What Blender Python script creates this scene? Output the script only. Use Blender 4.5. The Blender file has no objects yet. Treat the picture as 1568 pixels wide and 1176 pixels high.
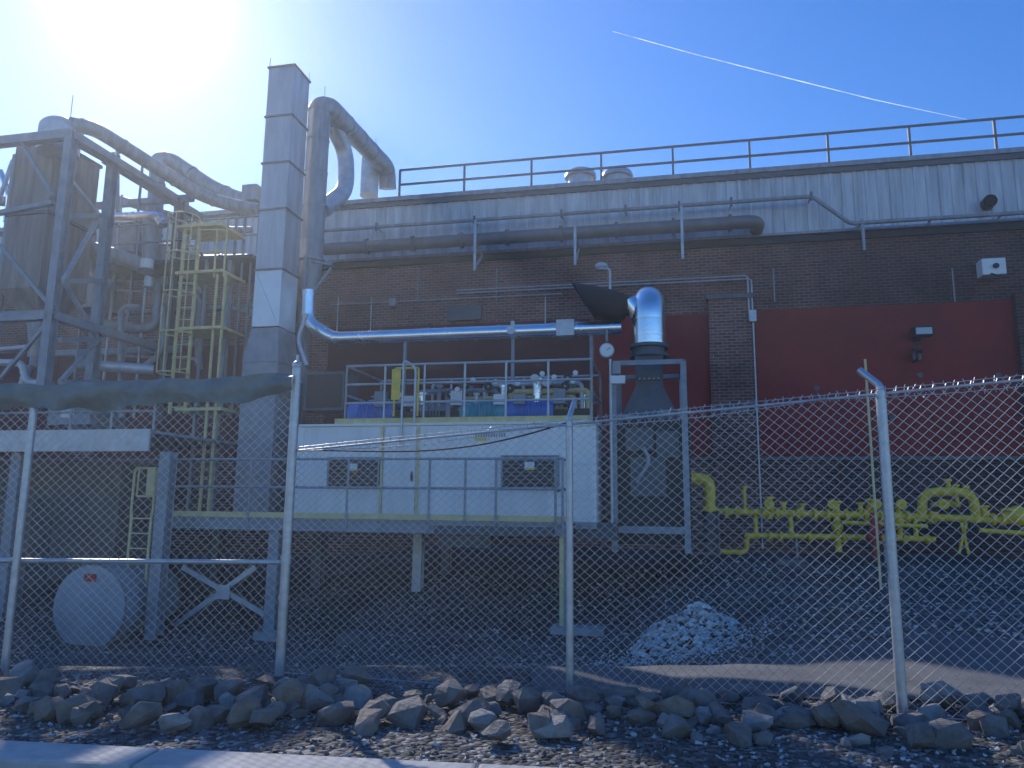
import bpy, bmesh, math, random
import numpy as np
from mathutils import Vector, Matrix, noise
random.seed(7); np.random.seed(7)
rad=math.radians
scene=bpy.context.scene
# ------------------------------------------------------------ camera
F=1132.0; PITCH=9.13; ROLL=0.6
CAM=Vector((0,0,1.5))
R3=(Matrix.Rotation(rad(90+PITCH),3,'X')@Matrix.Rotation(rad(ROLL),3,'Z'))
cd=bpy.data.cameras.new("camera"); cam=bpy.data.objects.new("camera",cd)
scene.collection.objects.link(cam); scene.camera=cam
cam.matrix_world=Matrix.Translation(CAM)@R3.to_4x4()
cd.sensor_width=36; cd.lens=F/1568*36; cd.clip_start=0.05; cd.clip_end=9000
# image pixel coordinates -> world points on a plane at an assumed depth
def ray(u,v): return R3@Vector(((u-784)/F,(588-v)/F,-1))
def A(u,v,Y):
    d=ray(u,v); return CAM+d*(Y/d.y)
AL=rad(12); ca,sa=math.cos(AL),math.sin(AL)
ML=Matrix(((ca,sa,0,0),(-sa,ca,0,21),(0,0,1,0),(0,0,0,1)))   # plant grid, parallel to building
MLi=ML.inverted()
CL=MLi@CAM; R3L=MLi.to_3x3()
def L(u,v,d):
    r=R3L@ray(u,v); t=(-d-CL.y)/r.y
    return CL+r*t
# ------------------------------------------------------------ materials
def mk(name,col,rough=.6,metal=0,var=.25,scale=3,bump=.0,bscale=20,streak=0,col2=None,spec=.5,detail=6):
    m=bpy.data.materials.new(name); m.use_nodes=True; nt=m.node_tree; N=nt.nodes; K=nt.links
    b=N['Principled BSDF']; b.inputs['Roughness'].default_value=rough; b.inputs['Metallic'].default_value=metal
    b.inputs['Specular IOR Level'].default_value=spec
    tc=N.new('ShaderNodeTexCoord'); mp=N.new('ShaderNodeMapping'); K.new(tc.outputs['Object'],mp.inputs[0])
    if streak: mp.inputs['Scale'].default_value=(streak,streak,.35)
    n=N.new('ShaderNodeTexNoise'); n.inputs['Scale'].default_value=scale; n.inputs['Detail'].default_value=detail; n.inputs['Roughness'].default_value=.65
    K.new(mp.outputs[0],n.inputs['Vector'])
    r=N.new('ShaderNodeValToRGB'); r.color_ramp.elements[0].position=.3; r.color_ramp.elements[1].position=.72
    c=np.array(col); c2=np.array(col2) if col2 is not None else c*(1-var)
    r.color_ramp.elements[0].color=(*c2,1); r.color_ramp.elements[1].color=(*np.minimum(c*(1+var*.4),1),1)
    K.new(n.outputs['Fac'],r.inputs[0]); K.new(r.outputs[0],b.inputs['Base Color'])
    mr=N.new('ShaderNodeMapRange'); mr.inputs[3].default_value=max(0.05,rough-.1); mr.inputs[4].default_value=min(1,rough+.15)
    K.new(n.outputs['Fac'],mr.inputs[0]); K.new(mr.outputs[0],b.inputs['Roughness'])
    if bump>0:
        n2=N.new('ShaderNodeTexNoise'); n2.inputs['Scale'].default_value=bscale; n2.inputs['Detail'].default_value=8
        K.new(tc.outputs['Object'],n2.inputs['Vector'])
        bp=N.new('ShaderNodeBump'); bp.inputs['Strength'].default_value=1; bp.inputs['Distance'].default_value=bump
        K.new(n2.outputs['Fac'],bp.inputs['Height']); K.new(bp.outputs[0],b.inputs['Normal'])
    return m
def brickmat():
    m=bpy.data.materials.new("old_brick"); m.use_nodes=True; nt=m.node_tree; N=nt.nodes; K=nt.links; b=N['Principled BSDF']
    tc=N.new('ShaderNodeTexCoord'); sx=N.new('ShaderNodeSeparateXYZ'); cx=N.new('ShaderNodeCombineXYZ')
    K.new(tc.outputs['Object'],sx.inputs[0]); 
    ad=N.new('ShaderNodeMath'); K.new(sx.outputs[0],ad.inputs[0]); K.new(sx.outputs[1],ad.inputs[1])
    K.new(ad.outputs[0],cx.inputs[0]); K.new(sx.outputs[2],cx.inputs[1])
    br=N.new('ShaderNodeTexBrick'); K.new(cx.outputs[0],br.inputs['Vector'])
    br.inputs['Scale'].default_value=1; br.inputs['Brick Width'].default_value=.24; br.inputs['Row Height'].default_value=.085
    br.inputs['Mortar Size'].default_value=.012; br.inputs['Color1'].default_value=(.33,.12,.08,1); br.inputs['Color2'].default_value=(.14,.055,.042,1)
    br.inputs['Mortar'].default_value=(.36,.29,.26,1); br.inputs['Bias'].default_value=-.1
    n=N.new('ShaderNodeTexNoise'); n.inputs['Scale'].default_value=.45; n.inputs['Detail'].default_value=9; n.inputs['Roughness'].default_value=.7; K.new(tc.outputs['Object'],n.inputs['Vector'])
    r=N.new('ShaderNodeValToRGB'); r.color_ramp.elements[0].position=.36; r.color_ramp.elements[0].color=(.40,.37,.36,1); r.color_ramp.elements[1].position=.6; r.color_ramp.elements[1].color=(1,1,1,1)
    K.new(n.outputs['Fac'],r.inputs[0])
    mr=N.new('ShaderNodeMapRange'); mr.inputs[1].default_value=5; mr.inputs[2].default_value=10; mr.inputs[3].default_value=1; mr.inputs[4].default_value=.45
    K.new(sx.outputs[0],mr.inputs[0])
    mx=N.new('ShaderNodeMix'); mx.data_type='RGBA'; mx.blend_type='MULTIPLY'; mx.inputs[0].default_value=1
    K.new(br.outputs['Color'],mx.inputs[6]); K.new(r.outputs[0],mx.inputs[7])
    mx2=N.new('ShaderNodeMix'); mx2.data_type='RGBA'; mx2.blend_type='MULTIPLY'; mx2.inputs[0].default_value=1
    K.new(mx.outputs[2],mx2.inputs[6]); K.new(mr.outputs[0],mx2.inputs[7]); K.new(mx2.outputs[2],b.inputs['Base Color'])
    b.inputs['Roughness'].default_value=.9
    bp=N.new('ShaderNodeBump'); bp.inputs['Distance'].default_value=.01; bp.invert=True; K.new(br.outputs['Fac'],bp.inputs['Height']); K.new(bp.outputs[0],b.inputs['Normal'])
    return m
def gravelmat():
    m=bpy.data.materials.new("gravel"); m.use_nodes=True; nt=m.node_tree; N=nt.nodes; K=nt.links; b=N['Principled BSDF']
    tc=N.new('ShaderNodeTexCoord')
    v=N.new('ShaderNodeTexVoronoi'); v.inputs['Scale'].default_value=24; K.new(tc.outputs['Object'],v.inputs['Vector'])
    n=N.new('ShaderNodeTexNoise'); n.inputs['Scale'].default_value=.8; n.inputs['Detail'].default_value=8; K.new(tc.outputs['Object'],n.inputs['Vector'])
    r=N.new('ShaderNodeValToRGB'); e=r.color_ramp.elements; e[0].position=0; e[0].color=(.03,.03,.032,1); e[1].position=1; e[1].color=(.34,.33,.32,1)
    x=e.new(.6); x.color=(.10,.10,.10,1)
    sp=N.new('ShaderNodeSeparateColor'); K.new(v.outputs['Color'],sp.inputs[0]); K.new(sp.outputs[0],r.inputs[0])
    r2=N.new('ShaderNodeValToRGB'); r2.color_ramp.elements[0].position=.35; r2.color_ramp.elements[0].color=(.5,.48,.45,1); r2.color_ramp.elements[1].position=.65
    K.new(n.outputs['Fac'],r2.inputs[0])
    mx=N.new('ShaderNodeMix'); mx.data_type='RGBA'; mx.blend_type='MULTIPLY'; mx.inputs[0].default_value=1
    K.new(r.outputs[0],mx.inputs[6]); K.new(r2.outputs[0],mx.inputs[7]); K.new(mx.outputs[2],b.inputs['Base Color']); b.inputs['Roughness'].default_value=.9
    bp=N.new('ShaderNodeBump'); bp.inputs['Distance'].default_value=.03; bp.invert=True; K.new(v.outputs['Distance'],bp.inputs['Height']); K.new(bp.outputs[0],b.inputs['Normal'])
    return m
brick=brickmat(); gravel=gravelmat()
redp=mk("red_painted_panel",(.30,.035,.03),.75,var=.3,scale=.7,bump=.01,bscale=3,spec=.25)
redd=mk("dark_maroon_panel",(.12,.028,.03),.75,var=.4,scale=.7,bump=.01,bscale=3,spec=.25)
siding=mk("weathered_metal_siding",(.64,.64,.65),.5,.1,var=.42,scale=1.2,streak=4)
galv=mk("galvanised_steel",(.56,.57,.59),.42,.45,var=.28,scale=4)
galvd=mk("weathered_galvanised_steel",(.34,.35,.37),.48,.35,var=.35,scale=3,streak=2)
pipem=mk("dull_grey_vent_pipe",(.17,.175,.185),.5,.3,var=.3,scale=3)
shiny=mk("polished_aluminium_cladding",(.94,.92,.90),.22,1,var=.1,scale=2,bump=.002,bscale=6)
paint=mk("grey_painted_steel",(.31,.335,.37),.5,.1,var=.3,scale=3)
paintd=mk("dark_grey_painted_steel",(.11,.12,.135),.5,.1,var=.3,scale=3)
dark=mk("dark_steel",(.03,.032,.036),.5,.2,var=.3)
black=mk("black_opening",(.008,.008,.009),.8)
yel=mk("yellow_safety_paint",(.88,.62,.09),.55,var=.25,scale=6)
yelp=mk("faded_yellow_paint",(.80,.64,.29),.6,var=.25,scale=5)
gasy=mk("yellow_gas_pipe_paint",(.86,.56,.03),.5,var=.3,scale=6)
white=mk("white_painted_panel",(.88,.85,.81),.45,var=.16,scale=1.0,streak=3,bump=.004,bscale=1.5)
whites=mk("white_sheet",(.86,.84,.81),.6,var=.05)
conc=mk("concrete",(.44,.43,.42),.85,var=.3,scale=5,bump=.004,bscale=40)
concd=mk("stained_concrete",(.17,.17,.17),.9,var=.4,scale=1.5,bump=.006,bscale=20)
asph=mk("asphalt",(.11,.112,.12),.85,var=.35,scale=2.5,bump=.004,bscale=120,col2=(.065,.067,.072))
rockm=mk("riprap_stone",(.17,.163,.158),.85,var=.5,scale=9,bump=.012,bscale=25)
rockl=mk("pale_stone",(.52,.51,.50),.85,var=.3,scale=9,bump=.008,bscale=30)
chip=mk("gravel_chippings",(.20,.195,.19),.9,var=.6,scale=7)
blue=mk("blue_motor_paint",(.04,.20,.58),.45,var=.2); teal=mk("teal_pump_paint",(.04,.36,.44),.45,var=.2)
redv=mk("red_paint",(.45,.03,.03),.5,var=.2)
wire=mk("galvanised_wire",(.5,.51,.53),.4,.7,var=.15)
post=mk("galvanised_post",(.55,.56,.58),.42,.7,var=.25,scale=12)
fabric=mk("torn_shade_fabric",(.17,.21,.20),.5,var=.4,scale=5,bump=.006,bscale=9)
tankw=mk("pale_tank_paint",(.36,.38,.41),.6,var=.2,scale=2)
hopm=mk("rusty_hopper_steel",(.34,.28,.25),.65,.2,var=.45,scale=1.5,streak=3)
glass=mk("lamp_lens",(.5,.52,.55),.2,var=.05)
# ------------------------------------------------------------ builder
class B:
    def __init__(s,name,M=ML): s.n=name; s.M=M; s.p={}
    def add(s,part,mat,V,Fc,sm=False):
        P=s.p.setdefault(part,dict(v=[],f=[],m=[],s=[],mats=[],bev=0))
        if mat not in P['mats']: P['mats'].append(mat)
        mi=P['mats'].index(mat); o=len(P['v']); P['v'].extend([tuple(x) for x in V])
        for f in Fc:
            P['f'].append([i+o for i in f]); P['m'].append(mi); P['s'].append(sm)
    def box(s,part,mat,a,b):
        x0,x1=sorted((a[0],b[0]));y0,y1=sorted((a[1],b[1]));z0,z1=sorted((a[2],b[2]))
        V=[(x,y,z) for z in(z0,z1) for y in(y0,y1) for x in(x0,x1)]
        s.add(part,mat,V,[(0,2,3,1),(4,5,7,6),(0,1,5,4),(2,6,7,3),(0,4,6,2),(1,3,7,5)])
    def lbox(s,part,mat,u0,v0,u1,v1,d,dep):
        um,vm=(u0+u1)/2,(v0+v1)/2
        x0=L(u0,vm,d).x;x1=L(u1,vm,d).x;z0=L(um,v1,d).z;z1=L(um,v0,d).z
        s.box(part,mat,(x0,-d,z0),(x1,-d+dep,z1)); return x0,x1,z0,z1
    def frus(s,part,mat,b0,b1,z0,t0,t1,z1):
        V=[(b0[0],b0[1],z0),(b1[0],b0[1],z0),(b1[0],b1[1],z0),(b0[0],b1[1],z0),(t0[0],t0[1],z1),(t1[0],t0[1],z1),(t1[0],t1[1],z1),(t0[0],t1[1],z1)]
        s.add(part,mat,V,[(3,2,1,0),(4,5,6,7),(0,1,5,4),(1,2,6,5),(2,3,7,6),(3,0,4,7)])
    def pipe(s,part,mat,pts,r,bend=0,n=14,cap=True):
        pts=[Vector(p) for p in pts]; rs=r if isinstance(r,(list,tuple)) else None
        if bend and len(pts)>2:
            o=[pts[0]]
            for i in range(1,len(pts)-1):
                p=pts[i];d1=pts[i-1]-p;d2=pts[i+1]-p
                t=min(bend,d1.length*.48,d2.length*.48); a=p+d1.normalized()*t; c=p+d2.normalized()*t
                for k in range(8):
                    q=k/7; o.append(a*(1-q)**2+p*2*q*(1-q)+c*q*q)
            o.append(pts[-1]); pts=o
        T=[(pts[min(i+1,len(pts)-1)]-pts[max(i-1,0)]).normalized() for i in range(len(pts))]
        up=Vector((0,0,1)) if abs(T[0].z)<.9 else Vector((1,0,0))
        nn=(up-T[0]*up.dot(T[0])).normalized(); V=[];Fc=[]
        for i,p in enumerate(pts):
            nn=(nn-T[i]*nn.dot(T[i])).normalized(); bb=T[i].cross(nn); ri=rs[i] if rs else r
            for k in range(n):
                a=2*math.pi*k/n; V.append(p+nn*math.cos(a)*ri+bb*math.sin(a)*ri)
        for i in range(len(pts)-1):
            for k in range(n):
                Fc.append((i*n+k,i*n+(k+1)%n,(i+1)*n+(k+1)%n,(i+1)*n+k))
        s.add(part,mat,V,Fc,True)
        if cap:
            s.add(part,mat,V[:n],[tuple(range(n))[::-1]]); s.add(part,mat,V[-n:],[tuple(range(n))])
    def lpipe(s,part,mat,pts,r,bend=0,n=14,cap=True): s.pipe(part,mat,[L(*p) for p in pts],r,bend,n,cap)
    def vpipe(s,part,mat,u,v0,v1,d,r,n=12):
        x=L(u,(v0+v1)/2,d).x; a=L(u,v0,d).z;b=L(u,v1,d).z
        s.pipe(part,mat,[(x,-d,a),(x,-d,b)],r,0,n); return x,a,b
    def band(s,part,mat,p,q,r,ts,w=.03):
        p=Vector(p);q=Vector(q);dr=(q-p).normalized();ln=(q-p).length
        for t in ts: s.pipe(part,mat,[p+dr*(ln*t-w/2),p+dr*(ln*t+w/2)],r,0,16)
    def beam(s,part,mat,p,q,w,h=None,caps=True):
        p=Vector(p);q=Vector(q);h=h or w;t=(q-p).normalized()
        up=Vector((0,0,1)) if abs(t.z)<.95 else Vector((0,1,0))
        a=t.cross(up).normalized()*w/2; b=a.cross(t).normalized()*h/2
        V=[c+x*a+y*b for c in(p,q) for x,y in((-1,-1),(1,-1),(1,1),(-1,1))]
        Fc=[(0,1,5,4),(1,2,6,5),(2,3,7,6),(3,0,4,7)]
        if caps: Fc+=[(3,2,1,0),(4,5,6,7)]
        s.add(part,mat,V,Fc)
    def lbeam(s,part,mat,p,q,w,h=None): s.beam(part,mat,L(*p),L(*q),w,h)
    def ibeam(s,part,mat,p,q,w):
        p=Vector(p);q=Vector(q);t=(q-p).normalized(); ax=Vector((0,1,0)) if abs(t.y)<.9 else Vector((1,0,0))
        o=(ax-t*ax.dot(t)).normalized()*(w/2-.01)
        s.beam(part,mat,p,q,.014,w*.9)
        for sg in(-1,1):
            c=t.cross(o).normalized()
            V=[e+x*c*w/2+sg*o+y*o.normalized()*.01 for e in(p,q) for x,y in((-1,-1),(1,-1),(1,1),(-1,1))]
            s.add(part,mat,V,[(3,2,1,0),(4,5,6,7),(0,1,5,4),(1,2,6,5),(2,3,7,6),(3,0,4,7)])
    def rail(s,part,mat,p,q,h,n,r=.022,mids=(.5,)):
        p=Vector(p);q=Vector(q);U=Vector((0,0,h))
        for k in (1,)+tuple(mids): s.pipe(part,mat,[p+U*k,q+U*k],r,0,8)
        for i in range(n):
            c=p.lerp(q,i/(n-1)); s.pipe(part,mat,[c,c+U],r,0,8)
    def ladder(s,part,mat,x,y,z0,z1,w=.45,sp=.3,r=.022):
        for sg in(-1,1): s.beam(part,mat,(x+sg*w/2,y,z0),(x+sg*w/2,y,z1),.05,.03)
        z=z0+sp/2
        while z<z1: s.pipe(part,mat,[(x-w/2,y,z),(x+w/2,y,z)],.014,0,6); z+=sp
    def ell(s,part,mat,c,rx,ry,rz,n=16,m=8,half=False):
        V=[];Fc=[]
        lo=0 if half else -math.pi/2
        for j in range(m+1):
            a=lo+(math.pi/2-lo)*j/m
            for k in range(n): b=2*math.pi*k/n; V.append((c[0]+rx*math.cos(a)*math.cos(b),c[1]+ry*math.cos(a)*math.sin(b),c[2]+rz*math.sin(a)))
        for j in range(m):
            for k in range(n): Fc.append((j*n+k,j*n+(k+1)%n,(j+1)*n+(k+1)%n,(j+1)*n+k))
        s.add(part,mat,V,Fc,True)
    def bevel(s,part,w): s.p[part]['bev']=w
    def done(s):
        multi=len(s.p)>1; par=None
        if multi:
            par=bpy.data.objects.new(s.n,None); scene.collection.objects.link(par); par.matrix_world=s.M; par.empty_display_size=.3
        for k,P in s.p.items():
            me=bpy.data.meshes.new(k if multi else s.n); me.from_pydata(P['v'],[],P['f'])
            for m in P['mats']: me.materials.append(m)
            me.polygons.foreach_set('material_index',P['m']); me.polygons.foreach_set('use_smooth',P['s']); me.update()
            ob=bpy.data.objects.new(k if multi else s.n,me); scene.collection.objects.link(ob)
            if multi: ob.parent=par
            else: ob.matrix_world=s.M
            if P['bev']:
                bm=ob.modifiers.new("bevel",'BEVEL'); bm.width=P['bev']; bm.segments=2; bm.limit_method='ANGLE'
        return par
I4=Matrix.Identity(4)
# ------------------------------------------------------------ world, sun
SAZ=rad(-29.3); SEL=rad(33.3)
S=Vector((math.sin(SAZ)*math.cos(SEL),math.cos(SAZ)*math.cos(SEL),math.sin(SEL)))
w=bpy.data.worlds.new("World"); scene.world=w; w.use_nodes=True; N=w.node_tree.nodes; K=w.node_tree.links
sky=N.new('ShaderNodeTexSky'); sky.sky_type='NISHITA'; sky.sun_disc=False; sky.sun_elevation=SEL; sky.sun_rotation=SAZ
sky.air_density=1.0; sky.dust_density=.1; sky.ozone_density=4.0
hs_=N.new('ShaderNodeHueSaturation'); hs_.inputs['Saturation'].default_value=1.34; hs_.inputs['Hue'].default_value=.512; hs_.inputs['Value'].default_value=1.28; K.new(sky.outputs[0],hs_.inputs['Color'])
# glow added to the sky around the sun, standing in for lens glare
tcw=N.new('ShaderNodeTexCoord'); dt=N.new('ShaderNodeVectorMath'); dt.operation='DOT_PRODUCT'; K.new(tcw.outputs['Generated'],dt.inputs[0]); dt.inputs[1].default_value=S
mxm=N.new('ShaderNodeMath'); mxm.operation='MAXIMUM'; mxm.inputs[1].default_value=0; K.new(dt.outputs['Value'],mxm.inputs[0])
tot=None
for e_,k_ in((700,22.0),(60,2.6)):
    pw=N.new('ShaderNodeMath'); pw.operation='POWER'; K.new(mxm.outputs[0],pw.inputs[0]); pw.inputs[1].default_value=e_
    ml=N.new('ShaderNodeMath'); ml.operation='MULTIPLY'; K.new(pw.outputs[0],ml.inputs[0]); ml.inputs[1].default_value=k_
    if tot is None: tot=ml
    else:
        a2=N.new('ShaderNodeMath'); K.new(tot.outputs[0],a2.inputs[0]); K.new(ml.outputs[0],a2.inputs[1]); tot=a2
va=N.new('ShaderNodeVectorMath'); va.operation='ADD'; K.new(hs_.outputs[0],va.inputs[0]); K.new(tot.outputs[0],va.inputs[1])
bg=N['Background']; bg.inputs[1].default_value=.15; K.new(va.outputs[0],bg.inputs[0])
sl=bpy.data.lights.new("sun",'SUN'); sl.energy=5; sl.angle=rad(.53); sl.color=(1,.95,.88)
so=bpy.data.objects.new("sun",sl); scene.collection.objects.link(so); so.rotation_euler=(-S).to_track_quat('-Z','Y').to_euler()
scene.view_settings.view_transform='Standard'; scene.view_settings.look='None'; scene.view_settings.exposure=0
# scattering volume added to stand in for lens veil and lift the shadows
hz=bpy.data.materials.new("veil_glare_volume"); hz.use_nodes=True; hn=hz.node_tree.nodes; hn.remove(hn['Principled BSDF'])
vs=hn.new('ShaderNodeVolumeScatter'); vs.inputs['Color'].default_value=(.82,.90,1,1); vs.inputs['Density'].default_value=.0034; vs.inputs['Anisotropy'].default_value=.58
hz.node_tree.links.new(vs.outputs[0],hn['Material Output'].inputs['Volume'])
h_=B("added_veil_volume",I4); h_.box("added_veil_volume",hz,(-70,-12,-4),(70,60,24)); h_.done()
# ------------------------------------------------------------ ground
def sm(a,b,x): t=min(1,max(0,(x-a)/(b-a))); return t*t*(3-2*t)
def kerby(x): return 4.02-.11*x
def gz(x,y):
    if y<kerby(x)+.1: return -.06
    dip=np.interp(y,[3.7,6,7.5,11,14.5,17.5,20,24],[.04,.02,-.08,-.8,-.85,0,.35,.35])
    if y>7: dip-=.45*sm(-1.5,-5,x)*sm(7,11,y)
    fl=np.interp(y,[3.7,6,8,12,16,20],[.04,.10,.10,-.02,.22,.30])
    k=sm(1.2,5,x); z=dip*(1-k)+fl*k
    nz=noise.noise(Vector((x*.5,y*.5,0)))*.05+noise.noise(Vector((x*2.3,y*2.3,3)))*.02
    return z+nz*min(1,max(0,(y-kerby(x)-.2)/.5))
def grid(name,xs,ys,zf,mat):
    V=[(x,y,zf(x,y)) for y in ys for x in xs]; n=len(xs)
    Fc=[(j*n+i,j*n+i+1,(j+1)*n+i+1,(j+1)*n+i) for j in range(len(ys)-1) for i in range(n-1)]
    me=bpy.data.meshes.new(name); me.from_pydata(V,[],Fc); me.materials.append(mat); me.polygons.foreach_set('use_smooth',[True]*len(Fc))
    o=bpy.data.objects.new(name,me); scene.collection.objects.link(o); return o
xs=[-4000,-1500,-500,-150,-60,-30,-20]+list(np.arange(-16,16.01,.16))+[20,30,60,150,500,1500,4000]
ys=[-4000,-1000,-200,-50,-15,0,2]+list(np.arange(2.6,24,.16))+[30,60,150,500,1500,5000]
grid("ground",xs,ys,gz,gravel)
grid("road",[-200,-50,-8,8,50,200],[-9,-3,0,2.6,3.1],lambda x,y:-.035,asph)
drv=B("driveway",I4); V=[];Fc=[];nx,ny=70,22
for j in range(ny+1):
    for i in range(nx+1):
        t=i/nx; x=.2+14*t; y0=6.25-.12*x; y1=8.0+.10*x+.12*math.sin(x*1.7); y=y0+(y1-y0)*j/ny; V.append((x,y,gz(x,y)+.018))
for j in range(ny):
    for i in range(nx): a=j*(nx+1)+i; Fc.append((a,a+1,a+nx+2,a+nx+1))
drv.add("driveway",asph,V,Fc,True); drv.done()
kb=B("kerb",I4)
x=-9.35
while x<9:
    x2=x+1.83
    a=Vector((x+.006,kerby(x),.0));b=Vector((x2-.006,kerby(x2),.0)); o=Vector((.036,.3,0))
    V=[a+Vector((0,0,-.3)),b+Vector((0,0,-.3)),b+o+Vector((0,0,-.3)),a+o+Vector((0,0,-.3)),a+Vector((0,0,.09)),b+Vector((0,0,.09)),b+o+Vector((0,0,.09)),a+o+Vector((0,0,.09))]
    kb.add("kerb",conc,V,[(3,2,1,0),(4,5,6,7),(0,1,5,4),(1,2,6,5),(2,3,7,6),(3,0,4,7)]); x=x2
kb.bevel("kerb",.02); kb.done()
def hulls(k,npts,sq=.75):
    out=[]
    for _ in range(k):
        bm=bmesh.new()
        for i in range(npts):
            p=Vector(np.random.normal(size=3)).normalized(); p*=random.uniform(.8,1.05); p.z*=sq; p.y*=random.uniform(.8,1); bm.verts.new(p)
        r=bmesh.ops.convex_hull(bm,input=bm.verts); dead=[v for v in bm.verts if not v.link_faces]
        for v in dead: bm.verts.remove(v)
        bm.verts.index_update(); out.append((np.array([v.co[:] for v in bm.verts]),[[v.index for v in f.verts] for f in bm.faces])); bm.free()
    return out
HR=hulls(28,18,.85); HG=hulls(10,8,.7)
def scatter(name,items,H,mats,bev=0):
    V=[];Fc=[];mi=[];o=0
    for (x,y,z,s,m) in items:
        hv,hf=random.choice(H); M=np.array(Matrix.Rotation(random.uniform(0,6.28),3,'Z')@Matrix.Rotation(random.uniform(-.6,.6),3,'X'))
        sc=np.array([random.uniform(.8,1.4),random.uniform(.75,1.1),random.uniform(.6,1)])*s
        P=(hv*sc)@M.T+np.array([x,y,z]); V.append(P)
        for f in hf: Fc.append([i+o for i in f]); mi.append(m)
        o+=len(hv)
    me=bpy.data.meshes.new(name); me.from_pydata(np.vstack(V).tolist(),[],Fc)
    for m in mats: me.materials.append(m)
    me.polygons.foreach_set('material_index',mi)
    ob=bpy.data.objects.new(name,me); scene.collection.objects.link(ob)
    if bev: b=ob.modifiers.new("worn_edges",'BEVEL'); b.width=bev; b.segments=2; b.limit_method='ANGLE'; b.angle_limit=rad(22)
it=[]
for i in range(500):
    x=random.uniform(-6,6); c=5.5-.06*x; y=random.gauss(c,.30); s=random.choice([.04,.05,.06,.07,.08,.10,.12,.13,.16]); 
    if y<kerby(x)+.7 or y>6.3: continue
    it.append((x,y,gz(x,y)+s*random.uniform(.1,.8),s,random.choice([0,0,0,1,1,2])))
rockb=mk("riprap_stone_brown",(.21,.175,.15),.85,var=.45,scale=8,bump=.012,bscale=25)
rockc=mk("riprap_stone_light",(.28,.27,.26),.85,var=.5,scale=7,bump=.012,bscale=25)
scatter("riprap_rocks",it,HR,[rockm,rockb,rockc],.008)
it=[]
for i in range(11000):
    x=random.uniform(-7,7); y=random.uniform(kerby(x)+.3,6.8); s=random.uniform(.006,.026)
    it.append((x,y,gz(x,y)+s*.3,s,random.choice([0,0,1,2])))
for i in range(9000):
    y=random.uniform(8,17); x=random.uniform(-.65,.7)*y; s=random.uniform(.015,.045)
    it.append((x,y,gz(x,y)+s*.3,s,random.choice([0,0,0,1,1,2])))
scatter("gravel_stones",it,HG,[rockm,chip,rockl])
c=A(1050,950,11.8); it=[]
for i in range(1500):
    a=random.uniform(0,6.28);rr=math.sqrt(random.random()); wob=1+.22*noise.noise(Vector((math.cos(a)*1.5,math.sin(a)*1.5,1)))
    x=c.x+rr*.82*wob*math.cos(a); y=c.y+rr*.75*wob*math.sin(a)
    hgt=.40*(1-rr**2.2)*(1+.5*noise.noise(Vector((x*2.5,y*2.5,8))))
    it.append((x,y,gz(x,y)+hgt*random.uniform(.8,1),random.uniform(.025,.085),random.choice([0,0,0,1,1,2])))
for i in range(1300):
    x=c.x+random.gauss(-.3,.6); y=c.y+random.gauss(-1.,.5); it.append((x,y,gz(x,y)+.01,random.uniform(.012,.035),random.choice([0,1])))
pile=mk("pale_crushed_stone",(.76,.73,.70),.85,var=.25,scale=6)
scatter("gravel_pile",it,HG,[pile,rockl,chip])
# ------------------------------------------------------------ brick building
bd=B("brick_industrial_building")
X0,X1=-34,26
zr=L(1100,272,0).z; zs=L(1000,372,0).z; zpt=L(1250,472,0).z; zpb=L(1300,699,0).z
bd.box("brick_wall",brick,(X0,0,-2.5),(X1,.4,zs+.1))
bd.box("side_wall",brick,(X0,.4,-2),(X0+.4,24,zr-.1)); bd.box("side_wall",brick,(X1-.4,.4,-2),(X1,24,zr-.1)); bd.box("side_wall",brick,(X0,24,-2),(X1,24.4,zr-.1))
bd.box("roof",concd,(X0,-.0,zr-.12),(X1,24.4,zr-.02))
V=[];Fc=[];x=X0;yy=-.16
while x<X1:
    for dx,dy in((0,0),(.20,0),(.215,-.03),(.285,-.03),(.30,0)):
        for z in(zs,zr-.05): V.append((x+dx,yy+dy,z))
    x+=.30
for i in range(len(V)//2-1): Fc.append((2*i,2*i+2,2*i+3,2*i+1))
bd.add("metal_siding",siding,V,Fc)
bd.box("coping",galvd,(X0,-.30,zr-.06),(X1,.1,zr+.07)); bd.box("coping",paintd,(X0,-.24,zr-.20),(X1,-.165+.0,zr-.065))
bd.box("siding_edge_and_gap_shade",galvd,(X0,-.22,zs-.07),(X1,-.005,zs-.002))
bd.box("siding_edge_and_gap_shade",dark,(X0,-.10,zs-.25),(X1,-.004,zs-.073))  # dark gutter band; its colour also carries the shade of the gap
xa=L(500,600,0).x; xm_=L(905,560,0).x; xb=L(1087,560,0).x; xc=L(1156,560,0).x; xd=L(1558,560,0).x
zq=L(1050,482,0).z
def panel(x0,x1,z0,z1,mt=redp):
    bd.box("red_infill_panel",mt,(x0,-.03,z0),(x1,-.002,z1))
    k=1
    while x0+k*2.44<x1: bd.box("red_infill_panel",mt,(x0+k*2.44-.012,-.036,z0),(x0+k*2.44+.012,-.03,z1)); k+=1
    bd.box("panel_sill",concd,(x0-.05,-.06,z0-.09),(x1+.05,-.003,z0-.004))
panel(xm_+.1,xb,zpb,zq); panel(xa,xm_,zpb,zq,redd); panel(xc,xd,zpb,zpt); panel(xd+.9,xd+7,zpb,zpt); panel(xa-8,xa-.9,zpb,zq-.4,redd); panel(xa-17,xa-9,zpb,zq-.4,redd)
for u,v in((1250,595),(1408,575),(1528,575),(1365,640)):
    p=L(u,v,0); bd.pipe("panel_vent",concd,[(p.x,-.06,p.z),(p.x,-.031,p.z)],.07,0,14)
bd.box("brick_pilaster",brick,(xb,-.22,-2),(xc,-.001,zq+.35)); bd.box("pilaster_cap",concd,(xb-.04,-.28,zq+.35),(xc+.04,-.002,zq+.47))
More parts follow.
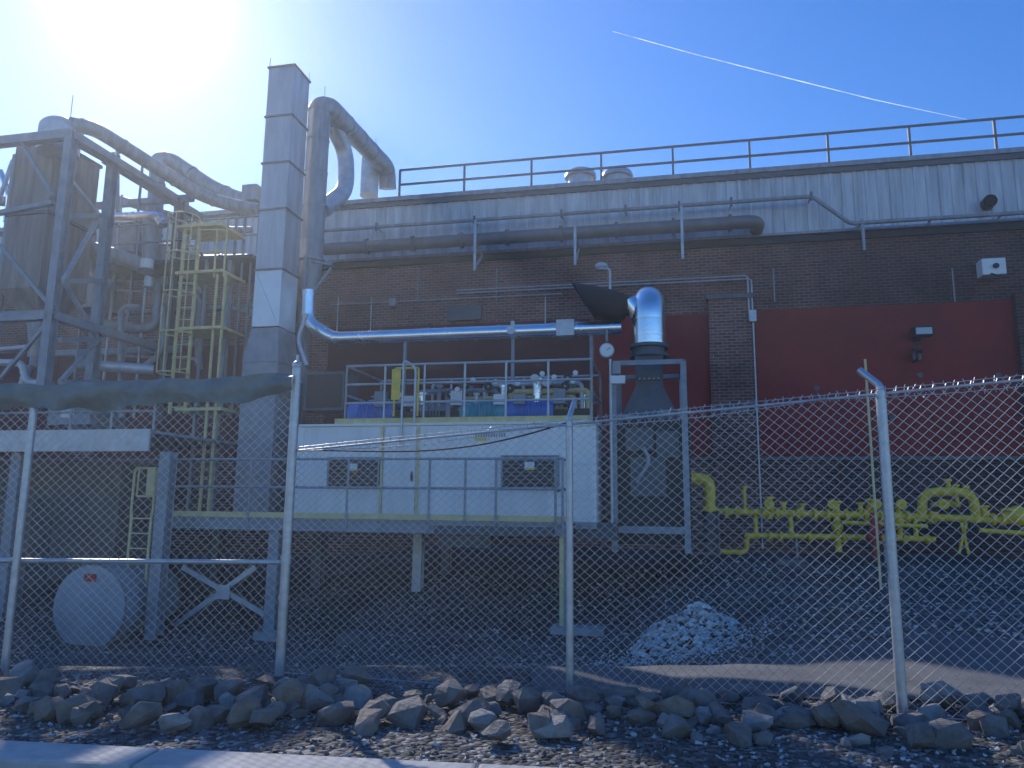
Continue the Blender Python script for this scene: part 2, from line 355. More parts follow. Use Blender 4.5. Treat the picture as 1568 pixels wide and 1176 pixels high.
bd.box("brick_pilaster",brick,(xd+.002,-.22,-2),(xd+.898,-.001,zpt+.12))
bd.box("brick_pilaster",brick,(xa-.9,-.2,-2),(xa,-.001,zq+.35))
bd.lbox("dark_louvre",paintd,684,468,737,490,.1,.1)
us=[612,711,814,921,1031,1149,1270,1396,1528]
xs_=[L(u,285-(u-784)*.04,.1).x for u in us]; xs_+= [xs_[-1]+2.6,xs_[-1]+5.2]
H_=L(1149,217,.1).z-L(1149,268,.1).z
for x in xs_: bd.beam("roof_railing",pipem,(x,-.12,zr+.07),(x,-.12,zr+H_),.06)
for k in(1,.52): bd.beam("roof_railing",pipem,(xs_[0],-.12,zr+H_*k),(xs_[-1],-.12,zr+H_*k),.055)
bd.done()
for u in(889,945):
    f=B("roof_exhaust_fan"); p=L(u,290,-1.5); 
    t=L(u,263,-1.5).z; zb=zr-.02
    f.pipe("fan_body",galv,[(p.x,1.5,zb),(p.x,1.5,t-.16)],.40,0,24); f.pipe("fan_cap",galv,[(p.x,1.5,t-.22),(p.x,1.5,t-.13),(p.x,1.5,t-.02),(p.x,1.5,t)],[.50,.50,.42,.36],0,24)
    f.box("curb",galvd,(p.x-.45,1.05,zb),(p.x+.45,1.95,zb+.25)); f.done()
# ------------------------------------------------------------ wall-mounted pipes
wp=B("vent_pipe")
d=.75; a=L(497,381,d);b=L(1125,342,d); a.z=(a.z+b.z)/2; b.z=a.z
wp.pipe("pipe",pipem,[a,b,Vector((b.x+.62,b.y,b.z)),Vector((b.x+.62,b.y+.75,b.z-.05))],.18,.35,18)
wp.band("flange",pipem,a,b,.235,[.115,.235,.36,.475,.605,.735,.865,.99],.08)
for u in(730,882,1045):
    x=L(u,390,d).x; wp.beam("support_bracket",galv,(x,-.95,a.z+.5 if u!=882 else a.z+.1),(x,-.95,a.z-1.0),.07); 
    wp.beam("support_bracket",galv,(x,-.95,a.z-.2),(x,-.02,a.z-.2),.06); wp.beam("support_bracket",galv,(x,-.95,a.z-.95),(x,-.02,a.z-.2),.05)
wp.done()
cp=B("conduit_pipe"); d=.6
z1=L(900,325,d).z; z2=L(1420,335,d).z
xk0=L(1243,298,d).x; xk1=L(1302,340,d).x
cp.pipe("pipe",galvd,[(L(497,350,d).x,-d,z1),(xk0,-d,z1),(xk1,-d,z2),(X1,-d,z2)],.055,.12,12)
for u in(578,727,860,958,1040,1120,1243): 
    x=L(u,320,d).x; cp.beam("bracket",galvd,(x,-d,z1),(x,-.2,z1),.04); cp.beam("bracket",pipem,(x,-d-.03,z1+.12),(x,-d-.03,z1-.12),.06)
for u in(1320,1430,1540):
    x=L(u,335,d).x; cp.beam("bracket",galvd,(x,-d,z2+.05),(x,-.2,z2+.05),.04)
    if u==1320: cp.beam("bracket",galvd,(x,-d,z2+.1),(x,-d,z2-.75),.07)
cp.done()
ec=B("electrical_conduit"); d=.12
z=L(900,436,d).z
for k in(0,.09): 
    xx=L(1146+k*60,470,d).x
    ec.pipe("conduit",galv,[(L(700,440,d).x,-d-.1,z-k),(xx,-d-.1,z-k),(xx,-d-.1,L(1150,490,d).z)],.022,.1,8)
ec.pipe("conduit",galv,[(L(1152,490,d).x,-.27,L(1152,490,d).z),(L(1152,490,d).x,-.27,.4)],.022,0,8)
ec.box("junction_box",galv,(L(1146,490,d).x,-.36,L(1152,495,d).z),(L(1157,490,d).x,-.23,L(1152,478,d).z))
ec.pipe("conduit",galv,[(L(505,470,d).x,-d,L(600,462,d).z),(L(860,455,d).x,-d,L(600,462,d).z)],.018,0,8)
ec.lbox("junction_box",galvd,596,456,606,468,.2,.18)
for u in(517,568,835): ec.vpipe("conduit",galv,u,455,512,.12,.018,8)
for u in(640,760,1185,1460): ec.vpipe("conduit",galvd,u,410,462,.12,.018,8)
ec.done()
fl=B("wall_floodlight"); x0,x1,z0,z1_=fl.lbox("lamp_housing",dark,1400,499,1430,513,.55,.3)
fl.box("lens",glass,(x0+.04,-.556,z0+.03),(x1-.04,-.549,z1_-.04)); fl.pipe("arm",dark,[((x0+x1)/2,-.3,z0+.05),((x0+x1)/2,-.04,z0-.05)],.03); fl.box("wall_plate",dark,((x0+x1)/2-.08,-.06,z0-.14),((x0+x1)/2+.08,-.037,z0+.06)); fl.done()
fl=B("security_camera"); p=L(1404,537,.4); fl.pipe("body",dark,[p+Vector((-.12,-.12,0)),p+Vector((.12,.12,.03))],.06); fl.pipe("arm",dark,[p,p+Vector((0,0,-.22)),p+Vector((0,.38,-.22))],.025,.08); fl.lbox("box",paintd,1398,541,1411,551,.2,.16); fl.done()
fl=B("white_wall_box"); x0,x1,z0,z1_=fl.lbox("cabinet",whites,1504,395,1541,420,.4,.38); fl.ell("round_detector",dark,((x0+x1)/2+.03,-.44,(z0+z1_)/2),.07,.06,.07); fl.pipe("bracket",dark,[((x0+x1)/2+.1,-.42,z0-.06),((x0+x1)/2-.1,-.42,z0+.02)],.02); fl.bevel("cabinet",.015); fl.done()
fl=B("round_wall_vent"); p=L(1512,313,.2); fl.pipe("vent_pipe_stub",dark,[p+Vector((0,.1,0)),p+Vector((-.05,-.32,-.02))],.16,0,20,False); fl.pipe("vent_lining",black,[p+Vector((0,.1,0)),p+Vector((-.05,-.30,-.02))],.13,0,20,True); fl.done()
# ------------------------------------------------------------ deck with container
DF=6.8
dk=B("steel_walkway_deck")
zd=L(560,795,DF).z; xl=L(240,790,DF).x; xr=L(866,795,DF).x
dk.box("deck_grating",paintd,(xl,-DF+.03,zd-.05),(xr,-3.4,zd))
dk.box("edge_channel",paint,(xl,-DF-.01,zd-.24),(xr,-DF+.02,zd-.005)); dk.box("edge_channel",paint,(xl,-DF-.05,zd-.03),(xr,-DF-.011,zd-.005)); dk.box("edge_channel",paint,(xl,-DF-.05,zd-.245),(xr,-DF-.011,zd-.22))
dk.box("toe_board",yelp,(xl,-DF-.0,zd+.002),(xr,-DF+.012,zd+.11))
for i in range(14):
    x=xl+(xr-xl)*i/13; dk.box("cross_beam",dark,(x-.04,-DF+.03,zd-.24),(x+.04,-3.4,zd-.055))
h=L(560,703,DF).z-zd
def ru(u): return L(u,750,DF).x
for u in(243,383,533,658,713,760,851,862): dk.pipe("guard_rail",paint,[(ru(u),-DF-.03,zd-.2),(ru(u),-DF-.03,zd+h)],.026,0,8)
for k in(1,.52): dk.pipe("guard_rail",paint,[(ru(243),-DF-.03,zd+h*k),(ru(862),-DF-.03,zd+h*k)],.025,0,8)
for k in(1,.52): dk.pipe("guard_rail",paint,[(ru(862),-DF-.03,zd+h*k),(ru(862),-DF+1.0,zd+h*k)],.025,0,8)
def leg(u,v1,d,m,w_,foot=None):
    x=L(u,880,d).x; zb=L(u,v1,d).z
    dk.ibeam("leg",m,(x,-d,zb),(x,-d,zd-.24),w_)
    if foot: dk.box("footing",conc,(x-foot,-d-foot,zb-.35),(x+foot,-d+foot,zb+.0))
leg(640,926,5.0,galv,.2,.24); leg(683,900,4.0,paintd,.2,.2); leg(487,940,4.4,paintd,.24,.24)
leg(243,985,6.7,paint,.22,.2); leg(420,966,6.7,paint,.22,.24); leg(330,940,4.2,paintd,.2,.2)
x=L(862,880,6.7).x; zb=L(862,958,6.7).z
dk.box("leg",yelp,(x-.06,-6.74,zb),(x+.02,-6.6,zd-.24)); dk.box("leg",paint,(x+.025,-6.74,zb),(x+.14,-6.6,zd-.24))
dk.box("footing",conc,(x-.2,-6.95,zb-.12),(x+.75,-6.5,zb-.0))
for p,q in(((256,966,6.7),(392,868,6.7)),((280,868,6.7),(412,944,6.7))): dk.lbeam("cross_brace",galv,p,q,.07,.1)
p=L(344,906,6.7); dk.box("cross_brace",galv,(p.x-.15,-6.77,p.z-.14),(p.x+.15,-6.75,p.z+.14))
dk.lbox("lower_platform",paintd,664,806,846,820,6.9,1.2); dk.lbox("lower_platform",paintd,672,820,752,838,6.5,1.5)
dk.lbox("skid_base",paintd,868,800,945,826,5.6,2.5); dk.lbox("skid_base",dark,945,806,1060,834,5.0,2.5)
dk.done()
lg=B("access_ladder"); zb=L(200,1018,DF+.3).z
x=L(207,900,DF+.3).x
lg.ladder("ladder",yelp,x,-DF-.3,zb,zd+.05,.46)
for sg in(-1,1):
    lg.pipe("hand_rail",yelp,[(x+sg*.25,-DF-.3,zd),(x+sg*.25,-DF-.3,zd+.98),(x+sg*.25,-DF+.3,zd+1.0)],.025,.15,8)
lg.pipe("gate",yelp,[(x-.23,-DF-.2,zd+.4),(x-.23,-DF-.2,zd+.98),(x+.2,-DF-.2,zd+.98),(x+.2,-DF-.2,zd+.4),(x-.23,-DF-.2,zd+.4)],.02,.06,8)
lg.box("warning_sign",yelp,(x+.08,-DF-.34,zd+.42),(x+.26,-DF-.33,zd+.98))
lg.done()
cn=B("equipment_enclosure"); d=5.7
x0,x1,z0,z1_=cn.lbox("enclosure_body",white,441,651,913,797,d,2.2)
cn.bevel("enclosure_body",.02)
for u in(463,700,762,858,905):
    x=L(u,720,d).x; cn.box("panel_seam",whites,(x-.012,-d-.012,z0+.05),(x+.012,-d-.001,z1_-.03))
    for k in range(7): zk=z0+.1+(z1_-z0-.2)*k/6; cn.pipe("panel_bolt",galv,[(x+.05,-d-.01,zk),(x+.05,-d-.001,zk)],.012,0,6)
cn.box("roof_lip",whites,(x0-.03,-d-.04,z1_-.0),(x1+.03,-d+2.24,z1_+.05)); cn.box("base_rail",paint,(x0,-d-.02,z0-.12),(x1,-d+2.2,z0-.002))
for (a_,b_,c_,e_) in((503,700,582,748),(768,697,856,749)):
    um=(a_+c_)/2
    xx0=L(a_,720,d).x;xx1=L(c_,720,d).x;zz0=L(um,e_,d).z; zz1=L(um,b_,d).z
    cn.box("louvre",dark,(xx0,-d-.03,zz0),(xx1,-d-.004,zz1))
    for k in range(9):
        z=zz0+(zz1-zz0)*(k+.5)/9; cn.beam("louvre",paintd,(xx0+.03,-d-.045,z),(xx1-.03,-d-.045,z),.012,.03)
    for (p,q) in (((xx0,zz0),(xx0+.03,zz1)),((xx1-.03,zz0),(xx1,zz1)),((xx0+.03,zz0),(xx1-.03,zz0+.03)),((xx0+.03,zz1-.03),(xx1-.03,zz1))): cn.box("louvre_frame",paint,(p[0],-d-.065,p[1]),(q[0],-d-.031,q[1]))
    xm=(xx0+xx1)/2; zm=zz1-.2; cn.box("caution_label",whites,(xm-.1,-d-.072,zm-.06),(xm+.1,-d-.067,zm+.06)); cn.box("caution_label",yel,(xm-.1,-d-.072,zm-.1),(xm+.1,-d-.067,zm-.062))
for k in range(12):
    x=L(728,665,d).x+k*.055; cn.box("lettering",paint,(x,-d-.006,z1_-.26),(x+.035,-d-.002,z1_-.18))
cn.box("caution_label",yel,(L(727,670,d).x,-d-.02,z1_-.33),(L(745,670,d).x,-d-.002,z1_-.27))
dx0=L(585,720,d).x;dx1=L(640,720,d).x
for x in(dx0,dx1): cn.box("door_frame",yelp,(x-.02,-d-.05,z0),(x+.02,-d-.013,z1_))
cn.box("door_panel",white,(dx0+.05,-d-.03,z0+.05),(dx1-.05,-d-.003,z1_-.06)); cn.box("door_handle",dark,(dx1-.14,-d-.06,z0+.8),(dx1-.1,-d-.031,z0+1))
cn.ell("emergency_button",redv,(L(855,740,d).x,-d-.05,L(855,750,d).z),.04,.03,.04)
cn.done()
zc=z1_+.05
tr=B("enclosure_roof_railing"); hx0=L(530,600,d-.1).x; hx1=L(906,600,d-.1).x; hh=L(700,556,d-.1).z-zc
tr.rail("guard_rail",galv,(hx0,-d+.1,zc),(hx1,-d+.1,zc),hh,7,.027,(.36,.68)); tr.rail("guard_rail",galv,(hx0,-d+2.1,zc),(hx1,-d+2.1,zc),hh,7,.027,(.5,))
for x in(hx0,hx1): tr.rail("guard_rail",galv,(x,-d+.1,zc),(x,-d+2.1,zc),hh,2,.027,(.5,))
tr.box("toe_board",yelp,(hx0-.2,-d+.02,zc+.002),(hx1,-d+.04,zc+.12))
gx=L(618,600,d).x
tr.pipe("ladder_handrail",galv,[(gx-.0,-d-.06,zc-.5),(gx,-d-.06,zc+hh+.08),(gx+.28,-d-.06,zc+hh-.1),(gx+.28,-d-.06,zc)],.028,.12,8)
tr.pipe("safety_gate",yel,[(gx-.2,-d-.02,zc+.15),(gx-.2,-d-.02,zc+hh-.1),(gx+.33,-d-.02,zc+hh-.1),(gx+.33,-d-.02,zc+.15)],.026,.05,8)
tr.box("yellow_sign",yel,(gx-.26,-d-.05,zc+.5),(gx-.06,-d-.035,zc+hh-.12))
tr.done()
mc=B("pump_skid"); 
def lx(u): return L(u,610,4.8).x
Y=-4.8
mc.lbox("skid_frame",dark,545,628,905,640,5.0,1.0)
for u,c_,sc in((575,blue,1.35),(745,teal,1.3),(815,blue,1.3),(660,paint,1)):
    x=lx(u); mc.pipe("motor",c_,[(x-.42*sc,Y,zc+.32),(x+.38*sc,Y,zc+.32)],.2*sc,0,20); mc.box("motor_base",c_,(x-.4,Y-.18,zc+.0),(x+.36,Y+.18,zc+.14))
    for k in range(9): mc.pipe("cooling_fin",c_,[(x-.3+k*.07,Y,zc+.32),(x-.285+k*.07,Y,zc+.32)],.225*sc,0,20)
    mc.pipe("shaft_guard",yel if u==815 else paintd,[(x+.38*sc,Y,zc+.3),(x+.6*sc,Y,zc+.3)],.1)
for u,h1,r_ in((568,.75,.09),(602,.6,.06),(690,.8,.07),(712,.95,.05),(752,.95,.09),(785,.75,.05),(823,1.0,.11),(850,.8,.05),(872,.9,.08),(645,.75,.12),(732,.7,.05),(675,.9,.05),(770,.88,.06),(890,.7,.05)):
    x=lx(u); m=random.choice([galv,shiny,paint,galvd]); y=Y+random.uniform(-.2,.5)
    mc.pipe("riser_pipe",m,[(x,y,zc),(x,y,zc+h1)],r_); mc.pipe("riser_flange",m,[(x,y,zc+h1-.02),(x,y,zc+h1+.03)],r_*1.6); mc.pipe("riser_flange",m,[(x,y,zc+h1*.5),(x,y,zc+h1*.5+.04)],r_*1.4)
for u0,u1,zz,r_,m in((560,650,.62,.05,galv),(640,760,.82,.06,galvd),(700,880,.65,.045,yelp),(740,890,.95,.05,galv),(600,720,.5,.05,paint),(780,900,.78,.06,yelp),(660,800,1.02,.035,galv)):
    mc.pipe("cross_pipe",m,[(lx(u0),Y+.1,zc+.1),(lx(u0),Y+.1,zc+zz),(lx(u1),Y+.1,zc+zz),(lx(u1),Y+.1,zc+.2)],r_,.12)
for u,zz in((752,.85),(822,1.0),(868,.82),(695,.7),(718,.9),(872,1.0),(840,.92),(610,.6),(785,.8)):
    x=lx(u); mc.pipe("valve_wheel",random.choice([dark,galv,dark]),[(x,Y-.25,zc+zz),(x,Y-.28,zc+zz)],.1,0,16); mc.pipe("valve_stem",galv,[(x,Y-.3,zc+zz),(x,Y,zc+zz)],.02); mc.pipe("gauge",whites,[(x+.17,Y-.3,zc+zz+.1),(x+.17,Y-.33,zc+zz+.1)],.055)
for u in(590,632,770,800,860,705): x=lx(u); mc.box("control_box",random.choice([galv,paintd,paint,whites]),(x-.14,Y-.3,zc+.45),(x+.12,Y-.1,zc+.45+random.uniform(.2,.35)))
mc.lbox("control_cabinet",paintd,465,569,527,628,5.0,.8); mc.lbox("control_cabinet",dark,469,573,523,624,5.02,.01); mc.bevel("control_cabinet",.015)
mc.done()
# ------------------------------------------------------------ shiny duct
sd=B("insulated_exhaust_duct"); d=4.3
pa=L(505,518,d);pb=L(952,503,d); zz=(pa.z+pb.z)/2; pa.z=pb.z=zz
pt=L(474,450,d)
sd.pipe("duct",shiny,[(pb.x,-d,zz),(pa.x+.1,-d,zz),(pt.x+.0,-d,zz+.42),(pt.x-.03,-d,L(474,445,d).z)],.165,.25,24)
sd.band("duct_band",shiny,pa,pb,.182,[.02,.19,.36,.42,.60,.78,.86,.97],.05)
for u in(620,785,905):
    x=L(u,520,d).x; sd.beam("duct_support",paint,(x,-d+.05,zz-.15),(x,-d+.05,zc),.07)
x=L(867,505,d).x; sd.box("access_box",galv,(x-.2,-d-.2,zz-.17),(x+.2,-d+.2,zz+.2)); sd.pipe("inspection_port",galv,[(L(785,510,d).x,-d-.2,zz),(L(785,510,d).x,-d,zz)],.1)
sd.vpipe("fitting",galv,785,492,505,4.3,.05)
sd.done()
# ------------------------------------------------------------ exhaust silencer unit
eu=B("exhaust_silencer_unit"); d=4.4
x=L(993,500,d).x; z5=L(993,527,d).z
pts=[(x,-d,z5),(x,-d,z5+.62)]
for k in range(1,9):
    a=math.pi/2*k/8; pts.append((x,-d+(1-math.cos(a))*.38,z5+.62+math.sin(a)*.42))
pts.append((x,-d+.8,z5+1.04))
eu.pipe("polished_elbow",shiny,pts,.36,0,28)
eu.band("elbow_band",shiny,(x,-d,z5),(x,-d,z5+.6),.375,[.0,.30,.92],.05)
p0=Vector((x-.2,-d,z5+.66)); p1=L(962,462,d)
eu.pipe("intake_neck",shiny,[p0,p1],.2,0,18)
n=22
secs=[(L(962,466,d),.2,.2),(L(950,468,d),.34,.28),(L(925,466,d),.42,.36),(L(893,460,d),.42,.44)]
hv=[]
for ci,(c_,ra,rb) in enumerate(secs):
    for k in range(n):
        a=2*math.pi*k/n; rk=(0,.06,.14,.26)[ci]
        hv.append((c_.x-rk*math.sin(a),c_.y+math.cos(a)*rb,c_.z+math.sin(a)*ra))
Fc=[(i*n+k,i*n+(k+1)%n,(i+1)*n+(k+1)%n,(i+1)*n+k) for i in range(3) for k in range(n)]
hoodm=mk("black_hood_paint",(.012,.012,.014),.6,var=.2,spec=.3)
eu.add("intake_hood",hoodm,hv,Fc,True); eu.add("hood_throat",black,[hv[2*n+k] for k in range(n)],[tuple(range(n))])
eu.pipe("flange_ring",paintd,[(x,-d,z5-.03),(x,-d,z5-.1)],.42,0,28); eu.pipe("neck",paintd,[(x,-d,z5-.1),(x,-d,z5-.3)],.34,0,28); eu.pipe("flange_ring",paintd,[(x,-d,z5-.24),(x,-d,z5-.3)],.42,0,28)
z6=z5-.36
eu.frus("transition",paintd,(x-.28,-d-.28),(x+.28,-d+.28),z6-.6,(x-.3,-d-.3),(x+.3,-d+.3),z5-.302)
eu.box("bolted_plate",paintd,(x-.24,-d-.34,z6-.5),(x+.24,-d-.302,z6-.1))
for i in range(5):
    for sg in(-1,1): eu.pipe("bolt",galv,[(x-.2+.1*i,-d-.34,z6-.3+sg*.16),(x-.2+.1*i,-d-.36,z6-.3+sg*.16)],.015,0,6)
zt1=z6-.602; zt2=L(995,645,d).z
eu.frus("tapered_hood",paintd,(x-.62,-d-.45),(x+.62,-d+.45),zt2,(x-.28,-d-.28),(x+.28,-d+.28),zt1)
zb1=L(995,806,d).z
eu.box("silencer_body",dark,(x-.72,-d-.5,zb1),(x+.82,-d+.7,zt2-.002)); eu.bevel("silencer_body",.02)
for k in range(6): z=zb1+(zt2-zb1)*(k+.5)/6; eu.box("body_rib",dark,(x-.74,-d-.53,z-.02),(x+.84,-d-.502,z+.02))
for (u0,v0,u1,v1) in((958,655,1000,690),(1005,660,1040,700),(965,700,1020,760)): eu.lbox("access_panel",paintd,u0,v0,u1,v1,5.05,.08)
eu.lpipe("drain_pipe",paint,[(985,685,5.2),(995,705,5.2),(975,740,5.2)],.04,.1)
xL=L(941,680,5.0).x; xR=L(1049,680,5.0).x; zT=L(995,558,5.0).z; zB=L(995,845,5.0).z
for y in(-5.2,-3.4):
    for xx in(xL,xR): eu.ibeam("frame_column",paint,(xx,y,zB),(xx,y,zT),.12)
    eu.ibeam("frame_beam",paint,(xL,y,zT),(xR,y,zT),.1); eu.beam("frame_beam",paint,(xL,y,zb1-.05),(xR,y,zb1-.05),.08,.14)
for xx in(xL,xR): eu.ibeam("frame_beam",paint,(xx,-5.2,zT),(xx,-3.4,zT),.1)
eu.beam("frame_brace",paint,(xL,-5.2,zT-1.1),(x-.1,-5.2,zt2+.0),.05); eu.beam("frame_brace",paint,(xR,-5.2,zT-1.1),(x+.2,-5.2,zt2+.1),.05)
eu.lpipe("flue_gauge",galvd,[(929,505,4.8),(929,523,4.8)],.03); p=L(929,536,5.0); eu.pipe("pressure_gauge",galv,[p,p+Vector((0,.08,0))],.155,0,24); eu.pipe("gauge_face",whites,[p+Vector((0,-.006,0)),p+Vector((0,.0,0))],.13,0,24); eu.beam("gauge_needle",dark,p+Vector((0,-.01,0)),p+Vector((.08,-.01,.05)),.012)
eu.vpipe("stand_pipe",galv,936,550,820,5.3,.03); eu.vpipe("stand_pipe",galvd,905,600,640,5.6,.03)
eu.lbox("sensor_box",whites,935,575,957,587,5.35,.12); eu.lbox("sensor_box",galvd,938,553,950,572,5.35,.1)
eu.done()
la=B("yard_lamp"); p=L(922,408,3.2); q=L(934,412,3.2)
la.pipe("lamp_arm",galv,[L(934,470,3.2),q,p],.03,.1); la.ell("lamp_head",galv,(p.x-.02,p.y,p.z),.16,.16,.1); la.pipe("lamp_lens",glass,[(p.x-.02,p.y,p.z-.02),(p.x-.02,p.y,p.z-.1)],.12)
la.done()
# ------------------------------------------------------------ tall rectangular stack
st=B("rectangular_exhaust_stack"); d=5.2
bx0=L(391,412,d).x;bx1=L(432,412,d).x
ztop=L(422,105,d).z; dep=.78
lev=[L(418,v,d).z for v in(103,178,249,320,412,500)]
stm=mk("stack_sheet_metal",(.50,.51,.54),.42,.35,var=.28,scale=2,streak=2.5,bump=.006,bscale=2.5)
stl=mk("new_stack_sheet_metal",(.80,.81,.82),.38,.3,var=.15,scale=2,bump=.006,bscale=2.5)
for i in range(5):
    st.box("duct_section",stl if i==4 else stm,(bx0,-d,lev[i+1]+.012),(bx1,-d+dep,lev[i]-.012))
    st.box("duct_flange",pipem,(bx0-.03,-d-.03,lev[i]-.025),(bx1+.03,-d+dep+.03,lev[i]+.02))
    st.beam("sheet_crease",stm,(bx0+.04,-d-.003,lev[i]-.06),(bx1-.04,-d-.003,lev[i+1]+.06),.006,.01)
st.box("opening",black,(bx0+.03,-d+.03,lev[0]+.021),(bx1-.03,-d+dep-.03,lev[0]+.028))
st.bevel("duct_section",.008)
st.frus("transition",paint,(bx0-.12,-d-.1),(bx1+.1,-d+dep+.1),lev[5]-.85,(bx0,-d),(bx1,-d+dep),lev[5]-.02)
st.box("lower_duct",paint,(bx0-.10,-d-.08,zd+.0),(bx1+.08,-d+dep+.08,lev[5]-.852))
st.box("duct_flange",galvd,(bx0-.15,-d-.13,lev[5]-1.6),(bx1+.13,-d+dep+.13,lev[5]-1.53))
for x,y in((bx0+.02,-d),(bx1,-d+dep-.02)): st.pipe("lightning_rod",galv,[(x,y,ztop),(x,y,ztop+.3)],.009,0,6)
st.done()
# ------------------------------------------------------------ round ducts to roof
rd=B("round_ventilation_duct")
d=4.0; x=L(483,280,d).x; zt_=L(483,172,d).z; zb_=L(483,398,d).z
e2=L(592,262,-1.5); 
rd.pipe("main_duct",galvd,[(x,-d,zb_),(x,-d,zt_+.12),(x+.15,-d+.25,zt_+.22),(L(520,180,3).x,-3.0,L(520,182,3).z),(e2.x,1.5,e2.z+.1),(e2.x-.02,1.7,e2.z-.55)],.29,.35,22)
rd.band("duct_seam",galvd,(x,-d,zb_),(x,-d,zt_),.305,[0,.13,.35,.58,.80,1],.04)
sa_=Vector((L(520,182,3).x,-3.0,L(520,182,3).z)); sb_=Vector((e2.x,1.5,e2.z+.1)); rd.band("duct_seam",galvd,sa_,sb_,.305,[.1,.35,.6,.85],.05)
rd.pipe("branch_duct",galv,[L(508,190,3),L(530,235,2.2),L(530,292,2.4),L(492,322,3.6)],.23,.5,20)
rd.vpipe("roof_stub_duct",galv,566,244,300,-1.2,.3,20)
c_=L(575,304,-1.2); 
rd.pipe("cyclone_cap",galvd,[(c_.x,1.2,zr-.1),(c_.x,1.2,zr+.18),(c_.x,1.2,zr+.36),(c_.x,1.2,zr+.42)],[.9,.9,.55,.35],0,28)
rd.pipe("base_ring",galvd,[(x,-d,zb_-.05),(x,-d,zb_)],.36,0,22); rd.pipe("lower_duct",galvd,[(x,-d,zb_-.05),(x,-d,zb_-.45),(x-.1,-d,zb_-.9),(x-.2,-d,zd)],[.29,.29,.2,.2],0,18)
rd.beam("duct_stand",paint,(x+.05,-d-.35,zd),(x+.05,-d-.35,zb_),.08); rd.lbeam("duct_stand",paint,(478,400,4.3),(510,405,4.3),.07); rd.lbeam("duct_stand",paint,(478,450,4.3),(508,410,4.3),.06)
rd.vpipe("lightning_rod",galv,497,133,158,4,.01,6); rd.vpipe("lightning_rod",galv,575,212,240,-1,.012,6)
rd.done()
# ------------------------------------------------------------ steel process tower
tw=B("steel_process_tower")
def H(u,v0,v1,d,w=.18,m=paint):
    x=L(u,(v0+v1)/2,d).x; tw.ibeam("column",m,(x,-d,L(u,v1,d).z),(x,-d,L(u,v0,d).z),w); return x
xA=H(88,205,600,7.6,.2); xB=H(155,238,620,6.2,.2)
xC=H(5,240,600,6.0,.16,paint)
zTt=L(92,208,7.6).z; xN=L(-120,220,7.6).x
for z in(zTt,L(92,482,7.6).z):
    tw.ibeam("beam",paint,(xN,-7.6,z),(xA,-7.6,z),.2); tw.ibeam("beam",paint,(xA,-7.6,z),(xA,-4.0,z),.18); tw.ibeam("beam",paint,(xN,-4.0,z),(xA+.5,-4.0,z),.16)
tw.ibeam("column",paintd,(xA+.1,-4,L(92,640,5).z),(xA+.1,-4,zTt),.18)
tw.lbeam("beam",paint,(160,243,6.2),(310,335,3.0),.16,.2)
tw.lbeam("beam",paint,(100,206,7.6),(165,243,6.2),.16,.2)
zz_=[(97,262),(152,330),(97,430),(150,520),(92,585)]
for i in range(4):
    p=zz_[i];q=zz_[i+1]; da=7.6 if i%2==0 else 6.2; db=6.2 if i%2==0 else 7.6
    tw.lbeam("brace",galv,(p[0],p[1],da),(q[0],q[1],db),.08)
    tw.lbeam("brace",paint,(157,q[1],6.2),(92,q[1],7.6),.1)
tw.lbeam("brace",paint,(30,215,7.6),(82,300,7.6),.07); tw.lbeam("brace",paint,(0,375,7.6),(85,478,7.6),.07); tw.lbeam("brace",paint,(82,310,7.6),(-20,330,7.6),.1)
tw.lbeam("brace",galvd,(0,580,7.6),(82,485,7.6),.07); tw.lbeam("brace",galv,(20,245,5.2),(-10,330,5.2),.08)
zpl=L(100,660,7.6).z
xE=L(262,660,7.0).x
tw.box("platform",paint,(xN-4,-7.6,zpl-.06),(xE,-3.6,zpl)); tw.box("platform_edge",galv,(xN-4,-7.65,zpl-.42),(xE,-7.601,zpl+.02))
hh2=L(100,602,7.6).z-zpl
tw.rail("platform_railing",paint,(xN-4,-7.55,zpl),(xE,-7.55,zpl),hh2,12,.026)
zu=L(250,402,4.4).z; tw.box("upper_platform",paintd,(L(165,402,4.4).x,-4.6,zu-.08),(L(392,402,4.4).x,-2.6,zu)); tw.rail("upper_railing",paint,(L(165,402,4.6).x,-4.6,zu),(L(392,402,4.6).x,-4.6,zu),1.0,6,.024)
for u in(20,250): x=L(u,800,7.3).x; tw.ibeam("lower_column",paint,(x,-7.3,-1.6),(x,-7.3,zpl-.42),.24)
tw.done()
hp=B("dust_hopper"); d=6.9
x0=L(12,330,d).x;x1=L(72,330,d).x;zt2=L(45,222,d).z;zb2=L(45,440,d).z
hp.box("hopper_body",hopm,(x0,-d,zb2),(x1,-d+1.4,zt2)); hp.box("stiffener",paintd,(x0-.04,-d-.04,(zt2+zb2)/2),(x1+.04,-d+1.44,(zt2+zb2)/2+.08)); hp.box("stiffener",paintd,(x0-.04,-d-.04,zt2),(x1+.04,-d+1.44,zt2+.08))
xm=(x0+x1)/2; hp.frus("cone",hopm,(xm-.12,-d+.5),(xm+.12,-d+.8),zb2-.75,(x0,-d),(x1,-d+1.4),zb2-.002)
hp.pipe("outlet",paint,[(xm,-d+.65,zb2-.75),(xm,-d+.65,zb2-1.7)],.1); hp.pipe("outlet_cone",conc,[(xm,-d+.65,L(40,485,d).z),(xm,-d+.65,L(40,545,d).z)],[.24,.08])
hp.done()
dm=B("domed_collector"); p=L(92,205,7.0)
dm.pipe("drum",galv,[(p.x,p.y,p.z-.5),(p.x,p.y,p.z+.08)],.44,0,26); dm.ell("dome",galv,(p.x,p.y,p.z+.08),.44,.44,.3,26,8,True); dm.vpipe("lightning_rod",galv,110,146,178,7.0,.01,6)
dm.done()
pr=B("process_ductwork")
